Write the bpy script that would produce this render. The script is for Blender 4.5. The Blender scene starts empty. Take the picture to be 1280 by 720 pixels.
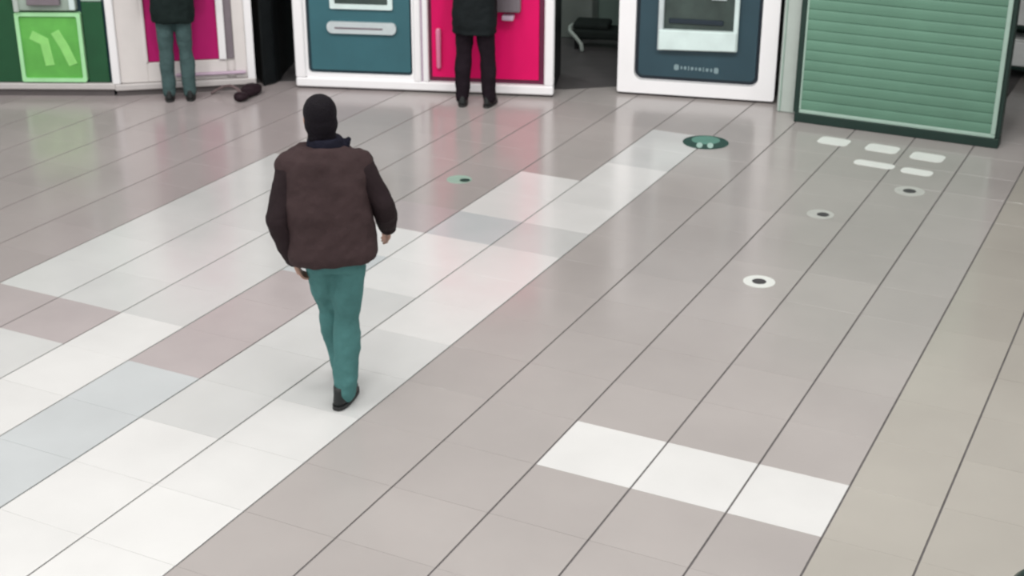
import bpy, bmesh, math, random
from mathutils import Vector, Matrix
random.seed(7)
S = bpy.context.scene
C = S.collection
PI = math.pi

# ---------------------------------------------------------------- camera
# x runs along the tile rows, y along the long joints (away), z up; metres
cd = bpy.data.cameras.new('camera')
cam = bpy.data.objects.new('camera', cd); C.objects.link(cam)
R_ = Vector((0.89403, 0.44800, 0.00238)); U_ = Vector((-0.17943, 0.35321, 0.91818)); W_ = Vector((-0.41051, 0.8213, -0.39616))
m3 = Matrix((R_, U_, -W_)).transposed()
cam.matrix_world = Matrix.Translation((0, 0, 3.7)) @ m3.to_4x4()
cd.sensor_width = 36.0; cd.sensor_fit = 'HORIZONTAL'
cd.lens = 36.0 * 1797.44 / 1280.0
cd.clip_start = 0.05; cd.clip_end = 200
cd.dof.use_dof = True; cd.dof.focus_distance = 3.0; cd.dof.aperture_fstop = 9.0   # the soft cheap lens of the photograph
S.camera = cam

# ---------------------------------------------------------------- ambient, lamps, exposure
w = bpy.data.worlds.new('concourse_air'); S.world = w; w.use_nodes = True
w.node_tree.nodes['Background'].inputs[0].default_value = (0.93, 0.97, 1.0, 1)
w.node_tree.nodes['Background'].inputs[1].default_value = 0.9
S.view_settings.view_transform = 'Standard'; S.view_settings.look = 'None'
S.view_settings.gamma = 1; S.view_settings.use_curve_mapping = False
S.view_settings.exposure = -0.54

def area_lamp(x, y, z, sx, sy, watts, col=(1, .985, .96)):
    l = bpy.data.lights.new('ceiling_or_fill_lamp', 'AREA'); l.shape = 'RECTANGLE'; l.size = sx; l.size_y = sy
    l.energy = watts; l.color = col
    o = bpy.data.objects.new('ceiling_or_fill_lamp', l); C.objects.link(o); o.location = (x, y, z)
for ly in (-3.0, 1.5):
    for lx in (-11.5, -7.0, -2.5, 2.0):
        area_lamp(lx, ly, 5.55, 1.6, 1.6, 110)
for lx, ly, wt in ((-12.5, 5.0, 75), (-9.0, 6.6, 65), (-5.6, 8.0, 65), (-2.2, 8.6, 100), (1.4, 8.6, 110), (-7.0, 4.4, 80), (-3.2, 4.8, 85), (0.6, 4.8, 100)):
    area_lamp(lx, ly, 5.55, 1.6, 1.6, wt)
def added_spot(p, aim, watts, size=70):  # added spots with no visible source, they brighten the machine fronts
    l = bpy.data.lights.new('added_front_spot', 'SPOT'); l.energy = watts; l.spot_size = math.radians(size); l.spot_blend = .9; l.shadow_soft_size = .25; l.color = (1, .985, .97)
    o = bpy.data.objects.new('added_front_spot', l); C.objects.link(o); o.location = p
    o.rotation_euler = (Vector(aim) - Vector(p)).to_track_quat('-Z', 'Y').to_euler()
for p, aim in (((-7.6, 5.6, 5.4), (-9.6, 9.9, 1.5)), ((-5.4, 6.6, 5.4), (-7.4, 11.2, 1.5)), ((-4.2, 7.4, 5.4), (-5.6, 11.9, 1.5)), ((-2.9, 7.6, 5.4), (-4.2, 12.5, 1.5)), ((-1.6, 7.6, 5.4), (-2.2, 12.2, 1.4))):
    added_spot(p, aim, 370)

# ---------------------------------------------------------------- materials
def mat(name, col, rough=.5, metal=0., spec=.5, noise=0., nscale=8., bump=0., bscale=60., emit=0., rnd=0., alpha=None, rvar=0.):
    m = bpy.data.materials.new(name); m.use_nodes = True
    nt = m.node_tree; b = nt.nodes['Principled BSDF']
    b.inputs['Base Color'].default_value = (*col, 1); b.inputs['Roughness'].default_value = rough
    b.inputs['Metallic'].default_value = metal; b.inputs['Specular IOR Level'].default_value = spec
    tc = nt.nodes.new('ShaderNodeTexCoord')
    src = None
    if noise:
        n = nt.nodes.new('ShaderNodeTexNoise'); n.inputs['Scale'].default_value = nscale; n.inputs['Detail'].default_value = 4
        geo = nt.nodes.new('ShaderNodeNewGeometry'); nt.links.new(geo.outputs['Position'], n.inputs['Vector'])
        mr = nt.nodes.new('ShaderNodeMapRange'); mr.inputs[1].default_value = .25; mr.inputs[2].default_value = .75
        mr.inputs[3].default_value = 1 - noise; mr.inputs[4].default_value = 1 + noise
        nt.links.new(n.outputs['Fac'], mr.inputs[0]); src = mr.outputs[0]
        if rvar:
            mv = nt.nodes.new('ShaderNodeMapRange'); mv.inputs[1].default_value = .3; mv.inputs[2].default_value = .7
            mv.inputs[3].default_value = rough - rvar; mv.inputs[4].default_value = rough + rvar
            nt.links.new(n.outputs['Fac'], mv.inputs[0]); nt.links.new(mv.outputs[0], b.inputs['Roughness'])
    if rnd:
        oi = nt.nodes.new('ShaderNodeObjectInfo')
        mr = nt.nodes.new('ShaderNodeMapRange'); mr.inputs[3].default_value = 1 - rnd; mr.inputs[4].default_value = 1 + rnd
        nt.links.new(oi.outputs['Random'], mr.inputs[0])
        if src:
            mu = nt.nodes.new('ShaderNodeMath'); mu.operation = 'MULTIPLY'
            nt.links.new(src, mu.inputs[0]); nt.links.new(mr.outputs[0], mu.inputs[1]); src = mu.outputs[0]
        else: src = mr.outputs[0]
    if src:
        vm = nt.nodes.new('ShaderNodeVectorMath'); vm.operation = 'SCALE'; vm.inputs[0].default_value = col
        nt.links.new(src, vm.inputs['Scale']); nt.links.new(vm.outputs[0], b.inputs['Base Color'])
    if bump:
        n2 = nt.nodes.new('ShaderNodeTexNoise'); n2.inputs['Scale'].default_value = bscale; n2.inputs['Detail'].default_value = 3
        nt.links.new(tc.outputs['Object'], n2.inputs['Vector'])
        bp = nt.nodes.new('ShaderNodeBump'); bp.inputs['Strength'].default_value = bump; bp.inputs['Distance'].default_value = .02
        nt.links.new(n2.outputs['Fac'], bp.inputs['Height']); nt.links.new(bp.outputs[0], b.inputs['Normal'])
    if emit:
        b.inputs['Emission Color'].default_value = (*col, 1); b.inputs['Emission Strength'].default_value = emit
    return m
def s2l(r, g, b):
    f = lambda c: (c / 255 / 12.92) if c / 255 <= .04045 else ((c / 255 + .055) / 1.055) ** 2.4
    return (f(r), f(g), f(b))
M = dict(
    tile_white=mat('tile_white', (.72, .715, .705), .19, spec=.65, noise=.03, nscale=3, rnd=.03, rvar=.04),
    tile_pale=mat('tile_pale', (.61, .612, .605), .19, spec=.65, noise=.04, nscale=2.5, rnd=.03, rvar=.04),
    tile_blue=mat('tile_blue', (.55, .575, .585), .19, spec=.65, noise=.04, nscale=2.5, rnd=.02, rvar=.04),
    tile_pink=mat('tile_pink', (.46, .41, .41), .19, spec=.65, noise=.05, nscale=2.5, rnd=.03, rvar=.04),
    tile_grey=mat('tile_grey', (.42, .388, .375), .19, spec=.65, noise=.06, nscale=1.3, rnd=.025, rvar=.04),
    tile_rose=mat('tile_rose', (.40, .355, .352), .20, spec=.6, noise=.06, nscale=1.3, rnd=.03, rvar=.04),
    tile_beige=mat('tile_beige', (.425, .40, .36), .19, spec=.65, noise=.06, nscale=1.3, rnd=.025, rvar=.04),
    grout=mat('grout', (.13, .12, .12), .8, noise=.2, nscale=5),
    rearshade=mat('painted_floor_shade', (.095, .088, .09), .5, noise=.15, nscale=4),
    ceiling=mat('ceiling_white', (.8, .8, .79), .8, noise=.02),
    addsoffit=mat('added_soffit_grey', (.27, .262, .258), .6, noise=.04),
    darkwall=mat('dark_wall', (.012, .015, .016), spec=.12, rough=.6, noise=.2),
    greenwall=mat('green_grey_wall', (.17, .24, .21), .6, noise=.08, nscale=3),
    white=mat('white_enamel', (.90, .89, .90), .3, noise=.015, nscale=4),
    offwhite=mat('off_white_enamel', (.74, .70, .68), .35, noise=.03, nscale=5),
    rail=mat('grey_rail', (.55, .52, .51), .4, noise=.04),
    kick=mat('dark_kick', (.12, .105, .105), .6, noise=.1),
    teal=mat('teal_panel', (.035, .125, .15), .35, noise=.08, nscale=3),
    tealedge=mat('teal_edge', (.012, .04, .055), .4, noise=.05),
    navy=mat('navy_teal_panel', (.026, .062, .082), .35, noise=.1, nscale=3),
    navyedge=mat('navy_edge', (.012, .022, .034), .4, noise=.05),
    magenta=mat('magenta_panel', (.74, .003, .125), .4, spec=.25, noise=.05, nscale=4),
    magenta2=mat('magenta_panel_deep', (.50, .010, .155), .4, spec=.25, noise=.06, nscale=4),
    plum=mat('plum_edge', (.13, .012, .05), .4, noise=.05),
    mauve=mat('mauve_groove', (.55, .42, .53), .4, noise=.03),
    silver=mat('brushed_silver', (.62, .69, .70), .3, .3, noise=.06, nscale=14),
    ledge=mat('pale_ledge', (.66, .78, .76), .25, noise=.08, nscale=6),
    screen=mat('dark_screen', (.045, .065, .058), .18, noise=.35, nscale=5),
    greyplastic=mat('grey_plastic', (.20, .17, .19), .4, noise=.1),
    dgreen=mat('dark_green_panel', (.012, .085, .032), .35, noise=.12, nscale=4),
    lgreen=mat('light_green_panel', (.13, .46, .085), .3, noise=.18, nscale=5),
    pgreen=mat('pale_green_edge', (.42, .80, .42), .3, noise=.08, nscale=6),
    emblem=mat('pale_green_emblem', (.30, .72, .20), .3, noise=.1, nscale=9),
    bezel=mat('green_grey_bezel', (.34, .42, .36), .35, noise=.12, nscale=8),
    shutter=mat('green_shutter', (.115, .24, .17), .42, noise=.08, nscale=2.5, rnd=.03),
    shutteredge=mat('pale_green_frame', (.34, .47, .40), .35, noise=.05),
    shutterdark=mat('deep_green_base', (.006, .026, .019), .5, noise=.1),
    post=mat('pale_grey_green_post', (.47, .53, .49), .4, noise=.04),
    black=mat('black_side_and_gap', (.010, .012, .013), spec=.12, rough=.4, noise=.2),
    ink=mat('pale_lettering', (.22, .31, .33), .5, noise=.05),
    stgreen=mat('sticker_dark_green', (.010, .055, .042), .5, noise=.15, nscale=12),
    stteal=mat('sticker_teal', (.10, .25, .20), .5, noise=.1, nscale=12),
    stpale=mat('sticker_pale_teal', (.38, .55, .49), .5, noise=.05),
    stwhite=mat('sticker_white', (.78, .80, .77), .5, noise=.03),
    stgrey=mat('sticker_worn_grey', (.50, .51, .48), .5, noise=.08, nscale=20),
    stmint=mat('sticker_worn_mint', (.33, .48, .40), .5, noise=.1, nscale=20),
    stdark=mat('sticker_dark_spot', (.06, .055, .06), .5, noise=.1, nscale=20),
    skin=mat('skin', (.42, .25, .19), .5, noise=.06, nscale=20),
    hair=mat('black_hair', (.008, .006, .009), spec=.12, rough=.6, noise=.3, nscale=40, bump=.5, bscale=120),
    eye=mat('eye', (.7, .68, .66), .2, noise=.02),
    jacket=mat('brown_jacket', (.052, .033, .034), spec=.12, rough=.8, noise=.16, nscale=7, bump=.5, bscale=14),
    sleeve=mat('dark_brown_sleeve', (.026, .017, .019), spec=.12, rough=.8, noise=.16, nscale=7, bump=.5, bscale=16),
    collar=mat('navy_collar', (.012, .012, .022), spec=.12, rough=.8, noise=.2, bump=.4),
    jeans=mat('teal_jeans', (.075, .195, .19), spec=.12, rough=.85, noise=.16, nscale=9, bump=.6, bscale=18),
    jeans2=mat('grey_green_jeans', (.062, .105, .105), spec=.12, rough=.85, noise=.18, nscale=9, bump=.6, bscale=18),
    shoe=mat('black_shoe', (.010, .012, .012), .5, noise=.2),
    sole=mat('dark_sole', (.022, .022, .022), .7, noise=.2),
    coat=mat('black_coat', (.010, .013, .014), spec=.12, rough=.8, noise=.2, nscale=7, bump=.5, bscale=16),
    coat2=mat('dark_green_black_coat', (.010, .017, .016), spec=.12, rough=.8, noise=.2, nscale=7, bump=.5, bscale=16),
    trousers=mat('black_trousers', (.014, .009, .013), spec=.12, rough=.85, noise=.2, nscale=9, bump=.5, bscale=18),
    bag=mat('dark_plum_nylon', (.022, .012, .016), spec=.12, rough=.6, noise=.3, nscale=20, bump=.5, bscale=20),
    strap=mat('brown_strap', (.16, .115, .115), .6, noise=.1),
    chair=mat('dark_upholstery', (.020, .026, .024), spec=.12, rough=.8, noise=.2),
    cabinetgrey=mat('grey_cabinet', (.22, .25, .23), .5, noise=.06),
    bin=mat('dark_green_bin', (.008, .028, .020), .3, noise=.1),
    binrim=mat('pale_green_rim', (.45, .55, .48), .4, noise=.05),
    carton=mat('white_carton', (.88, .90, .88), .6, noise=.05),
)

# ---------------------------------------------------------------- helpers
def link(name, me, m=None, parent=None, smooth=False):
    o = bpy.data.objects.new(name, me); C.objects.link(o)
    if m: me.materials.append(m)
    if parent: o.parent = parent
    if smooth:
        for p in me.polygons: p.use_smooth = True
    return o
def from_bm(name, bm, m, parent=None, smooth=False):
    me = bpy.data.meshes.new(name); bmesh.ops.recalc_face_normals(bm, faces=bm.faces); bm.to_mesh(me); bm.free()
    return link(name, me, m, parent, smooth)
def tag(o, label, cat=None, group=None, kind=None):
    if label: o['label'] = label
    if cat: o['category'] = cat
    if group: o['group'] = group
    if kind: o['kind'] = kind
    return o
def empty(name, loc, rz=0):
    o = bpy.data.objects.new(name, None); C.objects.link(o); o.location = loc; o.rotation_euler = (0, 0, rz); o.empty_display_size = .2
    return o
def add_box(bm, x0, x1, y0, y1, z0, z1, bev=0., seg=1):
    vs = [bm.verts.new((x, y, z)) for x in (x0, x1) for y in (y0, y1) for z in (z0, z1)]
    q = [(0, 1, 3, 2), (4, 6, 7, 5), (0, 4, 5, 1), (2, 3, 7, 6), (0, 2, 6, 4), (1, 5, 7, 3)]
    fs = [bm.faces.new([vs[i] for i in f]) for f in q]
    if bev:
        es = list({e for f in fs for e in f.edges})
        bmesh.ops.bevel(bm, geom=es, offset=bev, segments=seg, affect='EDGES', profile=.5)
def box(name, x0, x1, y0, y1, z0, z1, m, parent=None, bev=.004, seg=1):
    bm = bmesh.new(); add_box(bm, x0, x1, y0, y1, z0, z1, bev, seg)
    return from_bm(name, bm, m, parent)
def add_prism(bm, pts, z0, z1, axis='z'):
    # extrude a polygon; axis 'z': pts are (x,y); axis 'y': pts are (x,z) and z0,z1 are y
    def P(p, t): return (p[0], p[1], t) if axis == 'z' else (p[0], t, p[1])
    a = [bm.verts.new(P(p, z0)) for p in pts]; b = [bm.verts.new(P(p, z1)) for p in pts]
    n = len(pts); bm.faces.new(a); bm.faces.new(b)
    for i in range(n): bm.faces.new((a[i], a[(i + 1) % n], b[(i + 1) % n], b[i]))
def prism(name, pts, z0, z1, m, parent=None, axis='z', bev=0., smooth=False):
    bm = bmesh.new(); add_prism(bm, pts, z0, z1, axis)
    if bev: bmesh.ops.bevel(bm, geom=list(bm.edges), offset=bev, segments=1, affect='EDGES')
    return from_bm(name, bm, m, parent, smooth)
def rrect(x0, x1, z0, z1, r, n=6):
    out = []
    for cx, cz, a0 in ((x1 - r, z1 - r, 0), (x0 + r, z1 - r, 90), (x0 + r, z0 + r, 180), (x1 - r, z0 + r, 270)):
        for k in range(n + 1):
            a = math.radians(a0 + 90 * k / n); out.append((cx + r * math.cos(a), cz + r * math.sin(a)))
    return out
def circle(cx, cy, rx, ry=None, n=32):
    ry = ry or rx
    return [(cx + rx * math.cos(2 * PI * k / n), cy + ry * math.sin(2 * PI * k / n)) for k in range(n)]
def frame(name, x0, x1, z0, z1, t, y0, y1, m, parent, ro=.0, ri=.0, tb=None, n=6):
    # rectangular ring in the xz plane; outer / inner corner radii
    tb = t if tb is None else tb
    o = rrect(x0, x1, z0, z1, max(ro, 1e-4), n); i = rrect(x0 + t, x1 - t, z0 + tb, z1 - t, max(ri, 1e-4), n)
    bm = bmesh.new(); N = len(o)
    V = [[bm.verts.new((p[0], y, p[1])) for p in L] for y in (y0, y1) for L in (o, i)]
    of, inf, ob, ib = V
    for k in range(N):
        j = (k + 1) % N
        bm.faces.new((of[k], of[j], inf[j], inf[k])); bm.faces.new((ob[k], ib[k], ib[j], ob[j]))
        bm.faces.new((of[k], ob[k], ob[j], of[j])); bm.faces.new((inf[k], inf[j], ib[j], ib[k]))
    bmesh.ops.remove_doubles(bm, verts=bm.verts, dist=1e-5)
    return from_bm(name, bm, m, parent)
def add_capsule(bm, p0, r0, p1, r1, n=14):
    p0, p1 = Vector(p0), Vector(p1); d = (p1 - p0); L = d.length
    ax = d.normalized() if L > 1e-6 else Vector((0, 0, 1))
    t = Vector((1, 0, 0)) if abs(ax.x) < .8 else Vector((0, 1, 0))
    u = ax.cross(t).normalized(); v = ax.cross(u)
    rings = []
    for a in (-80, -50, -22): rings.append((p0 + ax * r0 * math.sin(math.radians(a)), r0 * math.cos(math.radians(a))))
    rings += [(p0, r0), (p1, r1)]
    for a in (22, 50, 80): rings.append((p1 + ax * r1 * math.sin(math.radians(a)), r1 * math.cos(math.radians(a))))
    add_rings(bm, [[c + (u * math.cos(2 * PI * k / n) + v * math.sin(2 * PI * k / n)) * r for k in range(n)] for c, r in rings])
def add_rings(bm, rings):
    vs = [[bm.verts.new(p) for p in r] for r in rings]; n = len(vs[0])
    for a, b in zip(vs, vs[1:]):
        for k in range(n): bm.faces.new((a[k], a[(k + 1) % n], b[(k + 1) % n], b[k]))
    bm.faces.new(vs[0]); bm.faces.new(vs[-1])
def add_loft(bm, secs, n=24, e=2.3):
    # secs: (cx, cy, z, rx, ry)
    rings = []
    for cx, cy, z, rx, ry in secs:
        r = []
        for k in range(n):
            a = 2 * PI * k / n; c, s = math.cos(a), math.sin(a)
            r.append(Vector((cx + rx * math.copysign(abs(c) ** (2 / e), c), cy + ry * math.copysign(abs(s) ** (2 / e), s), z)))
        rings.append(r)
    add_rings(bm, rings)
def add_ball(bm, c, rx, ry, rz, rot=None):
    mtx = Matrix.Translation(c) @ (rot.to_matrix().to_4x4() if rot else Matrix()) @ Matrix.Diagonal((rx, ry, rz, 1))
    bmesh.ops.create_uvsphere(bm, u_segments=20, v_segments=14, radius=1, matrix=mtx)
folds = bpy.data.textures.new('folds', 'CLOUDS'); folds.noise_scale = .13; folds.noise_depth = 2
def fuse(name, bm, m, parent, voxel=.009, smooth=6, fold=0.):
    # union of overlapping closed shells into one continuous surface
    bmesh.ops.recalc_face_normals(bm, faces=bm.faces)
    me = bpy.data.meshes.new('raw'); bm.to_mesh(me); bm.free()
    o = bpy.data.objects.new('raw', me); C.objects.link(o)
    md = o.modifiers.new('r', 'REMESH'); md.mode = 'VOXEL'; md.voxel_size = voxel
    if smooth:
        ms = o.modifiers.new('s', 'SMOOTH'); ms.factor = .5; ms.iterations = smooth
    if fold:
        mf = o.modifiers.new('f', 'DISPLACE'); mf.texture = folds; mf.strength = fold; mf.mid_level = .5; mf.texture_coords = 'LOCAL'
    dg = bpy.context.evaluated_depsgraph_get(); dg.update()
    out = bpy.data.meshes.new_from_object(o.evaluated_get(dg))
    bpy.data.objects.remove(o); bpy.data.meshes.remove(me)
    out.name = name; out.materials.clear()
    return link(name, out, m, parent, True)
def tube(name, pts, r, m, parent=None, n=8):
    bm = bmesh.new()
    for a, b in zip(pts, pts[1:]): add_capsule(bm, a, r, b, r, n)
    return from_bm(name, bm, m, parent, True)

# ---------------------------------------------------------------- structure: floor of separate tiles
COLS = [-6.8599, -6.3486, -5.8374, -5.3489, -4.8302, -4.3063, -3.7708, -3.254, -2.7224, -2.2038, -1.7114, -1.2452, -0.7992]
SP = .51245; Y0 = 4.177
xs = {i: x for i, x in enumerate(COLS)}
for i in range(-1, -15, -1): xs[i] = xs[i + 1] - SP
for i in range(13, 23): xs[i] = xs[i - 1] + .47
FRONT = [(-14.5, 7.6), (-10.6, 9.37), (-9.17, 10.06), (-8.16, 10.86), (-7.85, 11.09), (-5.52, 11.9), (-5.03, 12.3), (-3.6, 12.63), (-3.2, 12.3), (-1.5, 12.3), (-1.45, 18), (6, 18)]
def front(x):
    for (a, b), (c, d) in zip(FRONT, FRONT[1:]):
        if a <= x <= c: return b + (d - b) * (x - a) / (c - a)
    return 18
def tile_kind(c, m):
    if c == 5 and m < 14: return 'tile_pale' if m in (3, 4, 8, 12, 13) else 'tile_white'
    if c == 4:
        if m < 2: return 'tile_white'
        if 2 <= m <= 5: return 'tile_pale'
        if m < 8: return 'tile_white'
        if m in (9, 10): return 'tile_white'
        if m == 8: return 'tile_blue'
    if c == 3:
        if m <= 2: return 'tile_blue'
        if m == 7: return 'tile_white'
        if m == 6: return 'tile_blue'
        if m < 7: return 'tile_pink'
        if m == 8: return 'tile_pink'
    if c == 2 and m <= 7: return 'tile_white' if m <= 3 else 'tile_pale'
    if c in (0, 1):
        if m == 3: return 'tile_pink'
        if m <= (9, 8)[c]: return 'tile_pale'
    if c in (8, 9, 10) and m == 3: return 'tile_white'
    if c >= 11: return 'tile_beige'
    if c < 0: return 'tile_rose'
    return 'tile_grey'
floor = box('floor', -14.5, 5, -1, 19, -.12, -.006, M['grout'], None, 0)
tag(floor, None, None, None, 'structure')
# dark sheet behind the machine fronts, the passage's shade put into its colour
rear = prism('rear_floor_shade', [(a, b + .28) for a, b in FRONT[:-3]] + [(-3.2, 18.5), (-14.5, 18.5)], .0004, .002, M['rearshade'], floor)
rear['label'] = 'painted shade on the floor behind the machines'
GX, GY = .0052, .0009
cache = {}
def tile_mesh(wd, kind):
    key = (round(wd, 4), kind)
    if key not in cache:
        me = bpy.data.meshes.new('floor_tile'); bm = bmesh.new()
        hx, hy = wd / 2 - GX, SP / 2 - GY; c = .0012
        lo = [bm.verts.new((sx * hx, sy * hy, -.006)) for sx, sy in ((-1, -1), (1, -1), (1, 1), (-1, 1))]
        mi = [bm.verts.new((sx * hx, sy * hy, -c * .6)) for sx, sy in ((-1, -1), (1, -1), (1, 1), (-1, 1))]
        hi = [bm.verts.new((sx * (hx - c), sy * (hy - c * .5), 0)) for sx, sy in ((-1, -1), (1, -1), (1, 1), (-1, 1))]
        for a, b in ((lo, mi), (mi, hi)):
            for k in range(4): bm.faces.new((a[k], a[(k + 1) % 4], b[(k + 1) % 4], b[k]))
        bm.faces.new(hi); bm.to_mesh(me); bm.free(); me.materials.append(M[kind]); cache[key] = me
    return cache[key]
tiles = []
for c in range(-14, 22):
    x0, x1 = xs[c], xs[c + 1]; cx = (x0 + x1) / 2
    for m in range(-9, 28):
        cy = Y0 + SP * (m + .5)
        if cy > front(cx) + .45 or cy > 18.4: continue
        d = Vector((cx, cy, -3.7)); z = d.dot(W_); u = d.dot(R_) / max(z, .01) * 1797 + 640; v = 360 - d.dot(U_) / max(z, .01) * 1797
        vis = z > .5 and -25 < u < 1305 and -25 < v < 745 and cy < front(cx) + .1
        tiles.append((0 if vis else 1, z, c, m, cx, cy, x1 - x0))
tiles.sort()
for vis, z, c, m, cx, cy, wd in tiles[:300]:
    o = bpy.data.objects.new('floor_tile', tile_mesh(wd, tile_kind(c, m))); C.objects.link(o)
    o.parent = floor; o.location = (cx, cy, 0)
rest = {}
for vis, z, c, m, cx, cy, wd in tiles[300:]: rest.setdefault(tile_kind(c, m), []).append((cx, cy, wd))
bm = bmesh.new(); mats = list(rest)
for mi_, k in enumerate(mats):
    for cx, cy, wd in rest[k]:
        hx, hy = wd / 2 - GX, SP / 2 - GY
        nf = len(bm.faces); add_box(bm, cx - hx, cx + hx, cy - hy, cy + hy, -.006, 0)
        bm.faces.ensure_lookup_table()
        for f in bm.faces[nf:]: f.material_index = mi_
ot = from_bm('outer_tiles', bm, None, floor)
for k in mats: ot.data.materials.append(M[k])
ot['kind'] = 'stuff'

# ceiling, unseen soffit added to keep the passage dark, rear walls
cl = box('ceiling', -14.5, 5, -8, 19, 5.7, 5.8, M['ceiling'], None, 0); tag(cl, None, kind='structure')
sf = prism('added_soffit_1', [(a, b + .1) for a, b in FRONT[:-2]] + [(-1.5, 12.4), (5, 12.4), (5, 18.5), (-14.5, 18.5)], 2.5, 5.7, M['addsoffit']); tag(sf, None, kind='structure')
wb = box('wall_back', -14.5, 5, 18.5, 18.7, -.006, 5.7, M['darkwall'], None, 0); tag(wb, None, kind='structure')
# grey green wall closing the passage between the magenta machine and the navy machine
wp = prism('wall_passage', [(-7.6, 14.25), (-4.3, 14.75), (-4.3, 14.9), (-7.6, 14.4)], -.0025, 2.5, M['greenwall']); tag(wp, None, kind='structure')

# ---------------------------------------------------------------- machines
def base_empty(name, P0, ang): return empty(name, (P0[0], P0[1], 0), math.radians(ang))

# A green cash machine at the far left
A = base_empty('cash_machine', (-10.571, 9.375), 26.09)
tag(A, 'green cash machine at far left with a bright lime lower panel', 'cash machine')
box('cabinet', -.02, 1.53, .03, .9, .0, 2.3, M['tealedge'], A)
box('toe_kick', -.02, 1.53, .01, .03, 0, .065, M['kick'], A)
box('plinth_rail', -.02, 1.56, -.03, .03, .065, .125, M['rail'], A, .01)
box('side_panel', 0, .70, .0, .03, .128, 2.2, M['dgreen'], A, .008)
box('side_panel', 1.31, 1.50, .0, .03, .128, .88, M['dgreen'], A, .008)
box('side_panel', 1.31, 1.50, .0, .03, .885, 2.2, M['shutteredge'], A, .008)
lp = frame('lower_panel_frame', .695, 1.30, .14, .79, .035, -.03, .03, M['pgreen'], A, .02, .02)
pn = box('lower_panel', .72, 1.275, -.012, .03, .16, .765, M['lgreen'], A, .006)
def stroke(bm, pts, wd, y0, y1):
    for q, ((a, b), (c, d)) in enumerate(zip(pts, pts[1:])):
        y0 -= .0006 * q; L = math.hypot(c - a, d - b); nx, nz = -(d - b) / L * wd / 2, (c - a) / L * wd / 2
        ex, ez = (c - a) / L * wd * .3, (d - b) / L * wd * .3
        add_prism(bm, [(a + nx - ex, b + nz - ez), (a - nx - ex, b - nz - ez), (c - nx + ex, d - nz + ez), (c + nx + ex, d + nz + ez)], y0, y1, 'y')
bm = bmesh.new()
stroke(bm, [(.845, .57), (.94, .52), (.965, .32)], .085, -.016, -.012)
stroke(bm, [(1.06, .59), (1.12, .47), (1.175, .325)], .085, -.0165, -.0125)
em = from_bm('emblem', bm, M['emblem'], pn); em['label'] = 'pale green emblem of two bent strokes'
box('screen_surround', .735, 1.275, -.05, .03, .81, 1.6, M['bezel'], A, .01)
box('edge_strip', .71, .76, -.07, -.05, .80, 1.62, M['post'], A, .008)
box('edge_strip', 1.22, 1.275, -.07, -.05, .82, 1.62, M['ledge'], A, .008)
scr = box('screen', .79, 1.21, -.056, -.05, 1.02, 1.5, M['screen'], A, .004)
box('keypad', .85, 1.15, -.11, -.05, .87, .94, M['greyplastic'], A, .008)

# B white machine with a magenta panel
B = base_empty('ticket_machine', (-9.171, 10.06), 38.33)
tag(B, 'white framed machine with a deep magenta panel behind the person in jeans', 'ticket machine')
prism('cabinet', [(.06, .04), (1.27, .04), (1.27, .8), (.27, .8)], .0, 2.3, M['offwhite'], B)
box('toe_kick', .0, 1.29, .0, .04, 0, .055, M['kick'], B)
box('plinth_rail', -.01, 1.29, -.04, .04, .055, .115, M['rail'], B, .01)
box('corner_post', -.03, .045, -.03, .04, .115, 2.3, M['white'], B, .01)
box('corner_post', 1.215, 1.29, -.03, .04, .08, 2.3, M['white'], B, .01)
box('front_panel', .045, .30, .0, .04, .118, 2.2, M['offwhite'], B, .006)
box('front_panel', .30, 1.03, .0, .04, .118, .30, M['offwhite'], B, .006)
box('front_panel', 1.105, 1.215, .0, .04, .118, 2.2, M['offwhite'], B, .006)
box('lower_ledge', .55, 1.20, -.05, .0, .165, .19, M['mauve'], B, .008)
box('magenta_panel', .305, .965, .015, .04, .305, 2.1, M['magenta2'], B, .005)
box('panel_edge', .962, 1.03, -.03, .04, .305, 2.1, M['white'], B, .008)
box('grey_strip', 1.03, 1.10, .012, .04, .305, 2.1, M['greyplastic'], B, .004)
box('panel_edge', .285, .31, -.012, .04, .305, 2.1, M['offwhite'], B, .005)
box('screen', .42, .86, .0, .015, 1.15, 1.55, M['screen'], B, .005)

# C double machine: teal and magenta in one white surround
K = base_empty('double_ticket_machine', (-7.845, 11.085), 19.27)
tag(K, 'double machine, teal panel left and magenta panel right, in one white surround', 'ticket machine')
box('cabinet', .02, 2.45, .06, .85, .0, 2.3, M['black'], K)
box('toe_kick', .01, 2.46, .0, .06, 0, .022, M['kick'], K)
box('bottom_rail', .0, 2.467, -.045, .06, .022, .108, M['white'], K, .012)
box('side_post', .0, .10, -.045, .06, .108, 2.3, M['white'], K, .012)
box('side_post', 2.378, 2.467, -.045, .06, .108, 2.3, M['white'], K, .012)
box('middle_post', 1.15, 1.215, -.045, .06, .108, 2.3, M['white'], K, .01)
box('middle_post', 1.235, 1.288, -.045, .06, .108, 2.3, M['white'], K, .01)
box('groove', 1.213, 1.237, -.01, .06, .108, 2.3, M['mauve'], K, .002)
frame('panel_border', .10, 1.15, .108, 2.2, .022, -.012, .06, M['white'], K, .01, .04, tb=.045)
prism('panel_backing', rrect(.12, 1.13, .15, 2.18, .04), .02, .06, M['tealedge'], K, 'y')
tp = prism('teal_panel', rrect(.155, 1.11, .185, 2.15, .02), -.004, .02, M['teal'], K, 'y')
frame('screen_frame', .36, .955, .775, 1.5, .045, -.03, -.004, M['ledge'], K, .015, .01)
box('screen', .405, .91, -.012, -.004, .82, 1.455, M['screen'], K, .004)
prism('card_slot', rrect(.325, .985, .545, .655, .04), -.04, -.004, M['silver'], K, 'y', .006)
box('slot_mouth', .40, .86, -.044, -.04, .588, .606, M['greyplastic'], K, .002)
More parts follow.
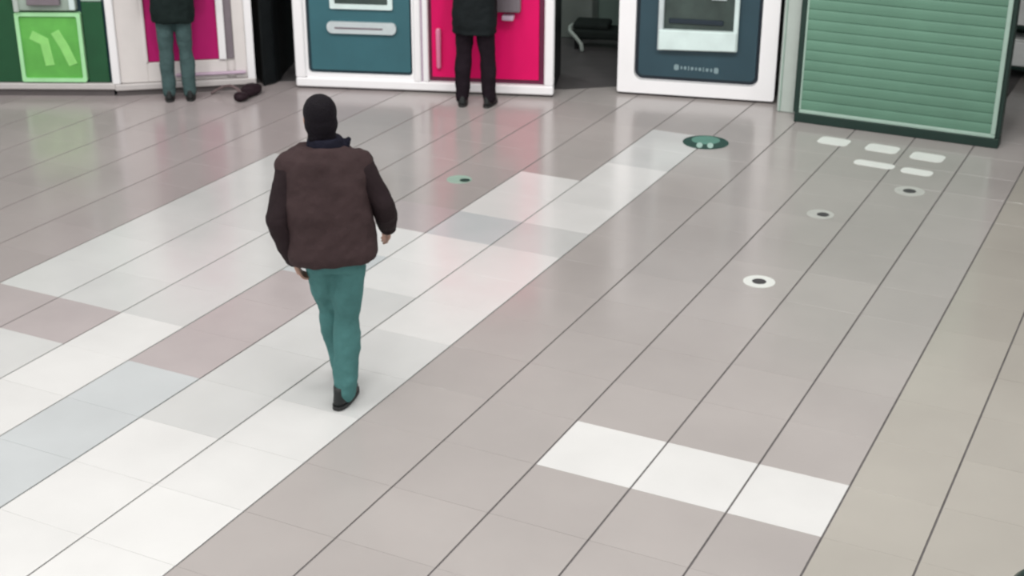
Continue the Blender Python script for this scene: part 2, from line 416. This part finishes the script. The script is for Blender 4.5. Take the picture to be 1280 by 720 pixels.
prism('panel_backing', rrect(1.29, 2.376, .11, 2.2, .01), .02, .06, M['plum'], K, 'y')
mp = box('magenta_panel', 1.315, 2.325, -.004, .02, .15, 2.15, M['magenta'], K, .006)
bm = bmesh.new(); add_capsule(bm, (1.385, -.03, .26), .022, (1.385, -.03, .60), .026, 10); add_capsule(bm, (1.385, -.03, .26), .014, (1.385, .0, .26), .014, 8); add_capsule(bm, (1.385, -.03, .60), .014, (1.385, .0, .60), .014, 8)
h = from_bm('highlight_bar', bm, mat('pink_highlight', (.70, .22, .36), .25, noise=.05), K, True)  # pale pink bar standing in for a vertical highlight on the panel
box('card_reader', 1.93, 2.16, -.10, -.004, .80, 1.05, M['greyplastic'], K, .02, 2)
box('receipt_tray', 1.99, 2.10, -.12, -.004, .73, .775, M['mauve'], K, .012, 2)
box('screen', 1.50, 2.15, -.012, -.004, 1.2, 1.65, M['screen'], K, .004)

# D navy machine in a white rounded frame
D = base_empty('enquiry_machine', (-5.034, 12.301), 13.07)
tag(D, 'navy machine in a thick white round-cornered frame beside the green shutter', 'cash machine')
box('cabinet', .03, 1.43, .06, .8, 0, 2.3, M['black'], D)
box('toe_kick', .01, 1.45, .0, .06, 0, .028, M['kick'], D)
frame('white_surround', .0, 1.463, .028, 2.3, .155, -.05, .06, M['white'], D, .02, .08, tb=.125)
prism('panel_backing', rrect(.15, 1.315, .145, 2.17, .08), .02, .06, M['navyedge'], D, 'y')
prism('navy_panel', rrect(.19, 1.275, .19, 2.12, .05), -.01, .02, M['navy'], D, 'y')
box('recess_back', .40, 1.07, -.018, -.01, .62, 1.6, M['screen'], D, .002)
box('recess_side', .365, .415, -.07, -.01, .45, 1.64, M['silver'], D, .008)
box('recess_side', 1.055, 1.10, -.07, -.01, .47, 1.64, M['ledge'], D, .008)
prism('sloping_shelf', [(0, 0)] * 0 + [(.375, .455), (1.092, .475), (1.092, .655), (.375, .645)], -.085, -.012, M['ledge'], D, 'y', .01)
box('recess_top', .365, 1.10, -.07, -.01, 1.6, 1.66, M['silver'], D, .008)
box('screen', .50, .97, -.026, -.018, 1.1, 1.5, M['tealedge'], D, .003)
box('card_slot', .84, .98, -.04, -.018, .93, .97, M['silver'], D, .006)
box('keypad_ridge', .46, .96, -.04, -.018, .70, .745, M['navyedge'], D, .008)
bm = bmesh.new()   # a line of small pale letters, too blurred in the photograph to be read
x = .525
for k, (wd, hh) in enumerate(((.045, .055), (.016, .028), (.022, .03), (.010, .04), (.024, .03), (.016, .028), (.024, .03), (.010, .04), (.026, .03), (.018, .03), (.042, .055))):
    z = .285 - .01 * k / 10
    frame_pts = rrect(x, x + wd, z - hh / 2, z + hh / 2, min(wd, hh) * .35, 3)
    add_prism(bm, frame_pts, -.0125, -.0095, 'y'); x += wd + .016
le = from_bm('lettering', bm, M['ink'], D); le['label'] = 'short line of small pale lettering'

# E green roller shutter with its frame
E_ = base_empty('roller_shutter', (-3.256, 12.152), 0)
tag(E_, 'closed green roller shutter with dark green base at upper right', 'shutter')
box('base_bar', -.02, 1.735, -.01, .14, 0, .085, M['shutterdark'], E_, .006)
box('side_frame', -.035, .018, .0, .14, .085, 2.4, M['shutterdark'], E_, .004)
box('side_frame', 1.70, 1.735, .012, .14, .085, 2.4, M['shutterdark'], E_, .004)
box('bottom_rail', .018, 1.70, -.008, .06, .085, .118, M['shutteredge'], E_, .006)
box('guide_strip', 1.662, 1.70, -.012, .05, .118, 2.35, M['shutteredge'], E_, .005)
box('guide_strip', .018, .034, -.008, .05, .118, 2.35, M['shutteredge'], E_, .004)
box('back_sheet', .03, 1.67, .05, .07, .118, 2.38, M['shutterdark'], E_, 0)
me = bpy.data.meshes.new('slat'); bm = bmesh.new()
prof = [(.05, 0), (.005, .002), (.002, .022), (.0, .045), (.001, .068), (.004, .084), (.014, .0885), (.05, .0885)]
a = [bm.verts.new((.034, y, z)) for y, z in prof]; b = [bm.verts.new((1.662, y, z)) for y, z in prof]
for i in range(len(prof)): bm.faces.new((a[i], a[(i + 1) % 8], b[(i + 1) % 8], b[i]))
bm.faces.new(a); bm.faces.new(b); bmesh.ops.recalc_face_normals(bm, faces=bm.faces); bm.to_mesh(me); bm.free(); me.materials.append(M['shutter'])
for k in range(25):
    o = bpy.data.objects.new('slat', me); C.objects.link(o); o.parent = E_; o.location = (0, 0, .118 + .0895 * k)

# pale post between the navy machine and the shutter
P = empty('post', (-3.42, 12.46, 0), 0)
tag(P, 'pale grey-green square post between the navy machine and the shutter', 'post')
box('shaft', -.085, .085, -.085, .085, 0, 2.5, M['post'], P, .012)
box('edge_strip', -.062, -.05, -.095, -.085, .01, 2.48, M['shutteredge'], P, .002)

# black block added where the gap lies in shade
prism_pts = [(-8.14, 10.95), (-8.10, 11.10), (-8.15, 11.25), (-8.25, 11.45), (-8.5, 12.1), (-8.62, 12.4), (-9.2, 12.1), (-8.8, 11.6)]
pl = prism('gap_shade', prism_pts, 0, 2.5, M['black'], None, bev=.015)
tag(pl, 'black block for the shaded gap right of the magenta machine', 'gap_shade')

# things in the passage
ch = empty('bench', (-5.80, 13.86, 0), math.radians(14))
tag(ch, 'low dark padded bench with a pale curved end rail in the passage', 'bench')
box('seat', -.36, .40, -.16, .16, .12, .22, M['chair'], ch, .03, 3)
box('cushion', -.36, .02, -.14, .15, .215, .29, M['chair'], ch, .03, 3)
tube('end_rail', [(-.38, .08, .22), (-.40, -.05, .22), (-.38, -.16, .20), (-.31, -.21, .15), (-.25, -.22, .08), (-.24, -.22, .024)], .022, M['post'], ch)
for sx in (-.32, .36):
    for sy in (-.1, .12): box('leg', sx - .02, sx + .02, sy - .02, sy + .02, .002, .13, M['shoe'], ch, .003)
area_lamp(-7.25, 13.2, 2.45, .5, .5, 22, (.9, 1, .96))  # added lamp, hidden behind the double machine, brightens the passage
cb = empty('grey_cabinet', (-6.42, 14.22, 0), math.radians(8.6))
tag(cb, 'grey cabinet with a dark slot against the passage wall', 'cabinet')
box('body', -.3, .3, -.15, .1, 0, 1.3, M['cabinetgrey'], cb, .012)
box('slot', .0, .1, -.16, -.15, .62, .95, M['shutterdark'], cb, .004)
box('door_line', -.28, .28, -.156, -.15, .44, .455, M['greyplastic'], cb, .002)

# rack with cartons behind the shutter at the right edge
rk = empty('storage_rack', (-1.45, 14.7, 0), 0)
tag(rk, 'dark storage rack at the right edge behind the shutter', 'rack')
for sx in (-.5, .5):
    for sy in (-.2, .2): box('upright', sx - .025, sx + .025, sy - .025, sy + .025, 0, 1.8, M['shutterdark'], rk)
for z in (.1, .5, .9, 1.3): box('shelf', -.5, .5, -.2, .2, z, z + .03, M['shutterdark'], rk)
box('back_panel', -.5, .5, .2, .22, .05, 1.8, M['shutterdark'], rk)
for i, (sx, z, lab) in enumerate(((-.29, .13, 'white carton on the lowest rack shelf, left'), (.15, .13, 'white carton on the lowest rack shelf, right'), (-.26, .53, 'white carton on the second rack shelf, left'), (.2, .53, 'white carton on the second rack shelf, right'))):
    ct = empty('carton', (-1.45 + sx, 14.68, z))
    tag(ct, lab, 'box', 'white cartons on the rack')
    box('body', -.16, .16, -.15, .15, 0, .24, M['carton'], ct, .012, 2)
    box('lid', -.165, .165, -.155, .155, .24, .265, M['carton'], ct, .008)

# bin at the lower right corner
bn = empty('litter_bin', (-.215, 5.25, 0))
tag(bn, 'dark green bin with pale rim at the lower right corner', 'bin')
bm = bmesh.new(); add_loft(bm, [(0, 0, 0, .12, .12), (0, 0, .02, .13, .13), (0, 0, .26, .145, .145), (0, 0, .30, .147, .147)], 32, 2); from_bm('body', bm, M['bin'], bn, True)
bm = bmesh.new(); add_loft(bm, [(0, 0, .30, .152, .152), (0, 0, .33, .152, .152), (0, 0, .37, .12, .12), (0, 0, .39, .05, .05)], 32, 2); from_bm('lid', bm, M['bin'], bn, True)
bm = bmesh.new(); add_loft(bm, [(0, 0, .275, .15, .15), (0, 0, .285, .156, .156), (0, 0, .298, .15, .15)], 32, 2); from_bm('rim', bm, M['binrim'], bn, True)

# ---------------------------------------------------------------- floor stickers
def disc(name, cx, cy, r, z0, z1, m, parent): return prism(name, circle(cx, cy, r), z0, z1, m, parent)
vd = math.atan2(11.2, -3.77) - PI / 2    # footprints face away from the viewer's side of the hall
s = empty('floor_sticker', (-3.766, 11.207, 0), vd)
tag(s, 'round dark green floor sticker with two pale footprints by the navy machine', 'floor sticker')
disc('disc', 0, 0, .195, 0, .0015, M['stgreen'], s)
prism('teal_field', circle(.0, .06, .12, .12), .0015, .002, M['stteal'], s)
for sx in (-.05, .04): prism('footprint', circle(sx, -.09, .026, .075, 20), .002, .0026, M['stpale'], s)
def ring_sticker(x, y, r, m, rs, ms, off, lab):
    s = empty('floor_sticker', (x, y, 0)); tag(s, lab, 'floor sticker')
    disc('disc', 0, 0, r, 0, .0015, m, s); disc('centre_spot', off[0], off[1], rs, .0015, .0022, ms, s)
ring_sticker(-2.434, 8.501, .105, M['stwhite'], .047, M['stdark'], (0, 0), 'clean white round floor sticker with dark centre, nearest the viewer')
ring_sticker(-2.42, 9.93, .10, M['stgrey'], .045, M['stdark'], (.02, .0), 'worn grey round floor sticker with dark centre, middle of the three')
ring_sticker(-1.945, 10.744, .115, M['stgrey'], .05, M['stdark'], (0, 0), 'worn grey round floor sticker just below the white patches')
ring_sticker(-5.17, 9.41, .10, M['stmint'], .042, M['stgreen'], (.05, -.0), 'small mint round floor sticker with green spot left of the white tiles')
for x, y, lx, ly, lab in ((-2.80, 11.73, .26, .20, 'white floor patch at left end of the row along the shutter base'),
                          (-2.384, 11.714, .27, .20, 'white floor patch in the middle of the row along the shutter base'),
                          (-1.998, 11.655, .27, .20, 'white floor patch at right end of the row along the shutter base'),
                          (-2.345, 11.267, .33, .13, 'long narrow white floor patch, left one of the second row'),
                          (-1.995, 11.234, .25, .14, 'short white floor patch, right one of the second row')):
    o = prism('floor_patch', rrect(-lx / 2, lx / 2, -ly / 2, ly / 2, .05), 0, .003, M['stwhite']); o.location = (x, y, 0); o.rotation_euler = (0, 0, math.radians(-3))
    tag(o, lab, 'floor sticker', 'white patches before the shutter')

# dark bag with a strap left on the floor
bg = empty('bag', (-8.08, 10.66, 0), 0)
tag(bg, 'dark plum bag with a brown strap on the floor by the black gap', 'bag')
bm = bmesh.new(); add_ball(bm, (0, .02, .05), .09, .12, .055); add_ball(bm, (.03, -.08, .045), .065, .10, .045); add_ball(bm, (.05, -.21, .045), .07, .075, .045); add_ball(bm, (-.05, .07, .04), .05, .07, .04)
fuse('body', bm, M['bag'], bg, .011, 4, .03)
tube('strap', [(.04, -.20, .07), (-.04, -.15, .09), (-.14, -.11, .10), (-.23, -.10, .08), (-.30, -.12, .04), (-.34, -.15, .014)], .013, M['strap'], bg)

# ---------------------------------------------------------------- people
def lerp(a, b, t): return Vector(a) * (1 - t) + Vector(b) * t
def limb(bm, p0, p1, p2, r):   # r: four radii root, mid, joint, end
    add_capsule(bm, p0, r[0], lerp(p0, p1, .45), r[1]); add_capsule(bm, lerp(p0, p1, .45), r[1], p1, r[2])
    mid = lerp(p1, p2, .35); add_capsule(bm, p1, r[2], mid, r[2] * 1.04); add_capsule(bm, mid, r[2] * 1.04, p2, r[3])
def hand(bm, wr, d, side, palm):
    # wr wrist, d hand direction, side: direction of the thumb, palm: palm normal
    wr, d = Vector(wr), Vector(d).normalized(); palm = Vector(palm); palm = (palm - d * palm.dot(d)).normalized(); t = d.cross(palm) * (1 if d.cross(palm).dot(Vector(side)) > 0 else -1)
    for k in (-1, 0, 1):
        add_capsule(bm, wr + t * .012 * k, .018, wr + d * .085 + t * .022 * k, .015)
    for k, L in ((-1.5, .062), (-.5, .078), (.5, .084), (1.5, .074)):
        b0 = wr + d * .088 + t * .0205 * k
        b1 = b0 + (d * .95 + palm * .25 + t * .03 * k).normalized() * L * .5
        b2 = b1 + (d * .75 + palm * .65).normalized() * L * .3
        b3 = b2 + (d * .45 + palm * .9).normalized() * L * .22
        add_capsule(bm, b0 - d * .02, .0092, b1, .0086, 10); add_capsule(bm, b1, .0086, b2, .008, 10); add_capsule(bm, b2, .008, b3, .0072, 10)
    a0 = wr + d * .025 + t * .022; a1 = a0 + (d * .5 + t * .65 + palm * .25).normalized() * .045; a2 = a1 + (d * .85 + t * .2 + palm * .3).normalized() * .034
    add_capsule(bm, a0, .014, a1, .011, 10); add_capsule(bm, a1, .011, a2, .0085, 10)
def shoe(parent, x, y, yaw, z=0.0, pitch=0):
    r = bpy.data.objects.new('shoe', None)
    bm = bmesh.new()
    add_loft(bm, [(0, .01, .022, .044, .135), (0, .01, .05, .045, .13), (0, -.015, .075, .04, .10), (0, -.045, .10, .036, .065), (0, -.055, .125, .036, .05)], 24, 2.4)
    me = bpy.data.meshes.new('shoe')
    bmesh.ops.recalc_face_normals(bm, faces=bm.faces); bm.to_mesh(me); bm.free()
    o = link('shoe', me, M['shoe'], parent, True); o.location = (x, y, z); o.rotation_euler = (pitch, 0, yaw)
    bm = bmesh.new(); add_loft(bm, [(0, .01, 0, .043, .135), (0, .01, .004, .047, .14), (0, .01, .024, .047, .14)], 24, 2.6)
    s_ = from_bm('sole', bm, M['sole'], o)
    return o
def person(loc, facing, sc, J, jk, labels, mats, group=None):
    root = empty('person', (loc[0], loc[1], 0), math.atan2(-facing[0], facing[1])); root.scale = (sc, sc, sc)
    V = {k: Vector(v) for k, v in J.items()}
    # body: one continuous surface
    bm = bmesh.new()
    pe, chs, nk, hd = V['pelvis'], V['chest'], V['neck'], V['head']
    add_loft(bm, [(pe.x, pe.y, pe.z - .10, .13, .085), (pe.x, pe.y, pe.z, .155, .105), (lerp(pe, chs, .4).x, lerp(pe, chs, .4).y, lerp(pe, chs, .4).z, .135, .095), (chs.x, chs.y, chs.z, .165, .11), (lerp(chs, nk, .6).x, lerp(chs, nk, .6).y, lerp(chs, nk, .6).z, .13, .08), (nk.x, nk.y, nk.z - .03, .07, .065)])
    add_capsule(bm, nk - Vector((0, 0, .06)), .06, lerp(nk, hd, .6), .054)
    up = (hd - nk).normalized(); fw = V.get('look', Vector((0, 1, 0))).normalized(); sd = fw.cross(Vector((0, 0, 1))).normalized()
    add_ball(bm, hd + Vector((0, 0, .025)) - fw * .008, .074, .092, .092)
    add_ball(bm, hd + fw * .022 - Vector((0, 0, .045)), .056, .066, .07)
    add_capsule(bm, hd + fw * .088 + Vector((0, 0, .012)), .008, hd + fw * .104 - Vector((0, 0, .022)), .013, 8)
    add_capsule(bm, hd + fw * .078 - Vector((0, 0, .058)) - sd * .018, .008, hd + fw * .078 - Vector((0, 0, .058)) + sd * .018, .008, 8)
    add_capsule(bm, hd + fw * .078 + Vector((0, 0, .03)) - sd * .035, .009, hd + fw * .078 + Vector((0, 0, .03)) + sd * .035, .009, 8)
    for s in (-1, 1): add_ball(bm, hd + sd * s * .077 - Vector((0, 0, .005)) - fw * .005, .010, .018, .03)
    for S_, s in (('l', -1), ('r', 1)):
        limb(bm, V['sh_' + S_], V['el_' + S_], V['wr_' + S_], (.055, .047, .038, .027))
        add_capsule(bm, chs + Vector((0, 0, .06)), .06, V['sh_' + S_], .055)
        limb(bm, V['hip_' + S_], V['kn_' + S_], V['an_' + S_], (.085, .07, .05, .036))
        add_capsule(bm, V['an_' + S_], .036, V['an_' + S_] + Vector((0, .04, -.045)), .032)
        f = (V['wr_' + S_] - V['el_' + S_]).normalized()
        hand(bm, V['wr_' + S_], f + Vector((0, .15, -.1)), (0, 1, .2), (-s, .15, 0))
    body = fuse('body', bm, M['skin'], root, .0065, 3)
    for s in (-1, 1):
        bm = bmesh.new(); add_ball(bm, hd + fw * .079 + sd * s * .031 + Vector((0, 0, .010)), .011, .011, .011); from_bm('eye', bm, M['eye'], body, True)
    # hair
    bm = bmesh.new(); add_ball(bm, hd + Vector((0, 0, .034)) - fw * .016, .088, .096, .094); add_ball(bm, hd - fw * .04 - Vector((0, 0, .02)), .087, .066, .085)
    add_capsule(bm, hd - fw * .05 - Vector((0, 0, .085)) - sd * .035, .04, hd - fw * .05 - Vector((0, 0, .085)) + sd * .035, .04, 10)
    hr = fuse('hair', bm, M['hair'], root, .009, 4); hr['label'] = 'short black hair'
    # trousers
    bm = bmesh.new()
    add_loft(bm, [(pe.x, pe.y, pe.z - .14, .16, .11), (pe.x, pe.y, pe.z - .02, .172, .122), (pe.x, pe.y, pe.z + .10, .158, .112)])
    for S_ in 'lr':
        limb(bm, V['hip_' + S_], V['kn_' + S_], V['an_' + S_] + Vector((0, 0, -.01)), jk.get('leg', (.10, .088, .074, .058)))
        an = V['an_' + S_]; add_capsule(bm, an + Vector((0, 0, .05)), .062, an - Vector((0, -.005, .02)), .06)
    tr = fuse('trousers', bm, mats['trousers'], root, .011, 5, .028); tr['label'] = labels['trousers']
    # jacket
    bm = bmesh.new(); hz = jk['hem']
    add_loft(bm, jk['torso'], 28, 2.5)
    for S_ in 'lr': add_capsule(bm, chs + Vector((0, 0, .05)), .09, V['sh_' + S_] , .082)
    jo = fuse('jacket', bm, mats['jacket'], root, .012, 6, .04); jo['label'] = labels['jacket']
    for S_ in 'lr':
        bm = bmesh.new(); sh = V['sh_' + S_]; limb(bm, sh, V['el_' + S_], lerp(V['el_' + S_], V['wr_' + S_], 1.0), jk.get('arm', (.082, .076, .068, .054)))
        so = fuse('sleeve', bm, mats['sleeve'], root, .011, 5, .025)
        if 'sleeve' in labels: so['label'] = labels['sleeve']
    # collar
    bm = bmesh.new(); b0 = nk + Vector((0, 0, -.045))
    add_loft(bm, [(b0.x, b0.y, b0.z, .12, .105), (b0.x, b0.y - .003, b0.z + .05, .098, .09), (b0.x, b0.y, b0.z + .105, .088, .085)], 24, 2)
    if jk.get('tip'): add_capsule(bm, b0 + Vector((.085, 0, .02)), .035, b0 + Vector((.122, .0, .085)), .016)
    co = fuse('collar', bm, mats['collar'], root, .009, 4)
    if 'collar' in labels: co['label'] = labels['collar']
    for S_ in 'lr':
        an = V['an_' + S_]; shoe(root, an.x, an.y + .045, jk.get('toe_' + S_, 0), 0)
    return root

walk = dict(pelvis=(0, 0, .93), chest=(-.02, .03, 1.28), neck=(-.02, .06, 1.435), head=(-.038, .085, 1.588), look=(-.1, 1, 0),
            sh_l=(-.20, .03, 1.35), el_l=(-.285, -.04, 1.09), wr_l=(-.215, .0, .86),
            sh_r=(.145, .03, 1.36), el_r=(.265, -.01, 1.14), wr_r=(.29, .13, .96),
            hip_l=(-.075, 0, .88), kn_l=(-.03, .17, .49), an_l=(.015, .20, .10),
            hip_r=(.08, 0, .88), kn_r=(.05, .03, .48), an_r=(.02, -.05, .095))
m1 = person((-3.967, 5.85), (-.58, .815), 1.0, walk,
            dict(hem=.83, tip=True, arm=(.076, .068, .062, .05), toe_r=math.radians(-25),
                 torso=[(-.01, .01, .85, .235, .165), (-.01, .01, .89, .243, .175), (-.018, .015, 1.0, .238, .17), (-.03, .02, 1.15, .232, .165), (-.03, .03, 1.30, .228, .15), (-.035, .04, 1.40, .20, .125), (-.045, .05, 1.455, .12, .10)]),
            dict(jacket='dark brown jacket, hem at the hips', trousers='teal jeans', sleeve='near-black brown sleeve', collar='raised navy collar'),
            dict(jacket=M['jacket'], sleeve=M['sleeve'], trousers=M['jeans'], collar=M['collar']))
tag(m1, 'person in brown jacket and teal jeans walking away across the tiles', 'person')

stand = dict(pelvis=(0, 0, .92), chest=(0, .01, 1.28), neck=(0, .03, 1.47), head=(0, .06, 1.63), look=(0, 1, -.15),
             sh_l=(-.20, .01, 1.39), el_l=(-.25, .0, 1.10), wr_l=(-.19, .15, 1.03),
             sh_r=(.20, .01, 1.39), el_r=(.25, .02, 1.10), wr_r=(.18, .17, 1.05),
             hip_l=(-.085, 0, .88), kn_l=(-.09, .03, .49), an_l=(-.10, 0, .095),
             hip_r=(.085, 0, .88), kn_r=(.09, .02, .49), an_r=(.10, 0, .095))
torso_s = lambda h: [(0, .0, h, .20, .14), (0, .0, h + .05, .21, .15), (0, .005, 1.05, .205, .145), (0, .01, 1.2, .21, .145), (0, .015, 1.32, .205, .135), (0, .02, 1.41, .18, .115), (0, .03, 1.46, .11, .09)]
m2 = person((-8.56, 10.22), (-.603, .798), .95, stand, dict(hem=.78, torso=torso_s(.78), leg=(.092, .082, .07, .06)),
            dict(jacket='black green jacket', trousers='grey-green jeans'),
            dict(jacket=M['coat2'], sleeve=M['coat2'], trousers=M['jeans2'], collar=M['coat2']))
tag(m2, 'person in grey-green jeans standing at the left magenta machine', 'person')
st3 = dict(stand); st3.update(an_l=(-.125, .0, .095), an_r=(.135, 0, .095), kn_l=(-.105, .02, .49), kn_r=(.115, .02, .49))
m3_ = person((-6.03, 11.30), (-.33, .944), .97, st3, dict(hem=.70, torso=[(0, .0, .70, .205, .15)] + torso_s(.74), leg=(.10, .088, .076, .062), toe_r=math.radians(-12), toe_l=math.radians(6)),
             dict(jacket='long black coat', trousers='black trousers'),
             dict(jacket=M['coat'], sleeve=M['coat'], trousers=M['trousers'], collar=M['coat']))
tag(m3_, 'person all in black standing at the right magenta panel', 'person')
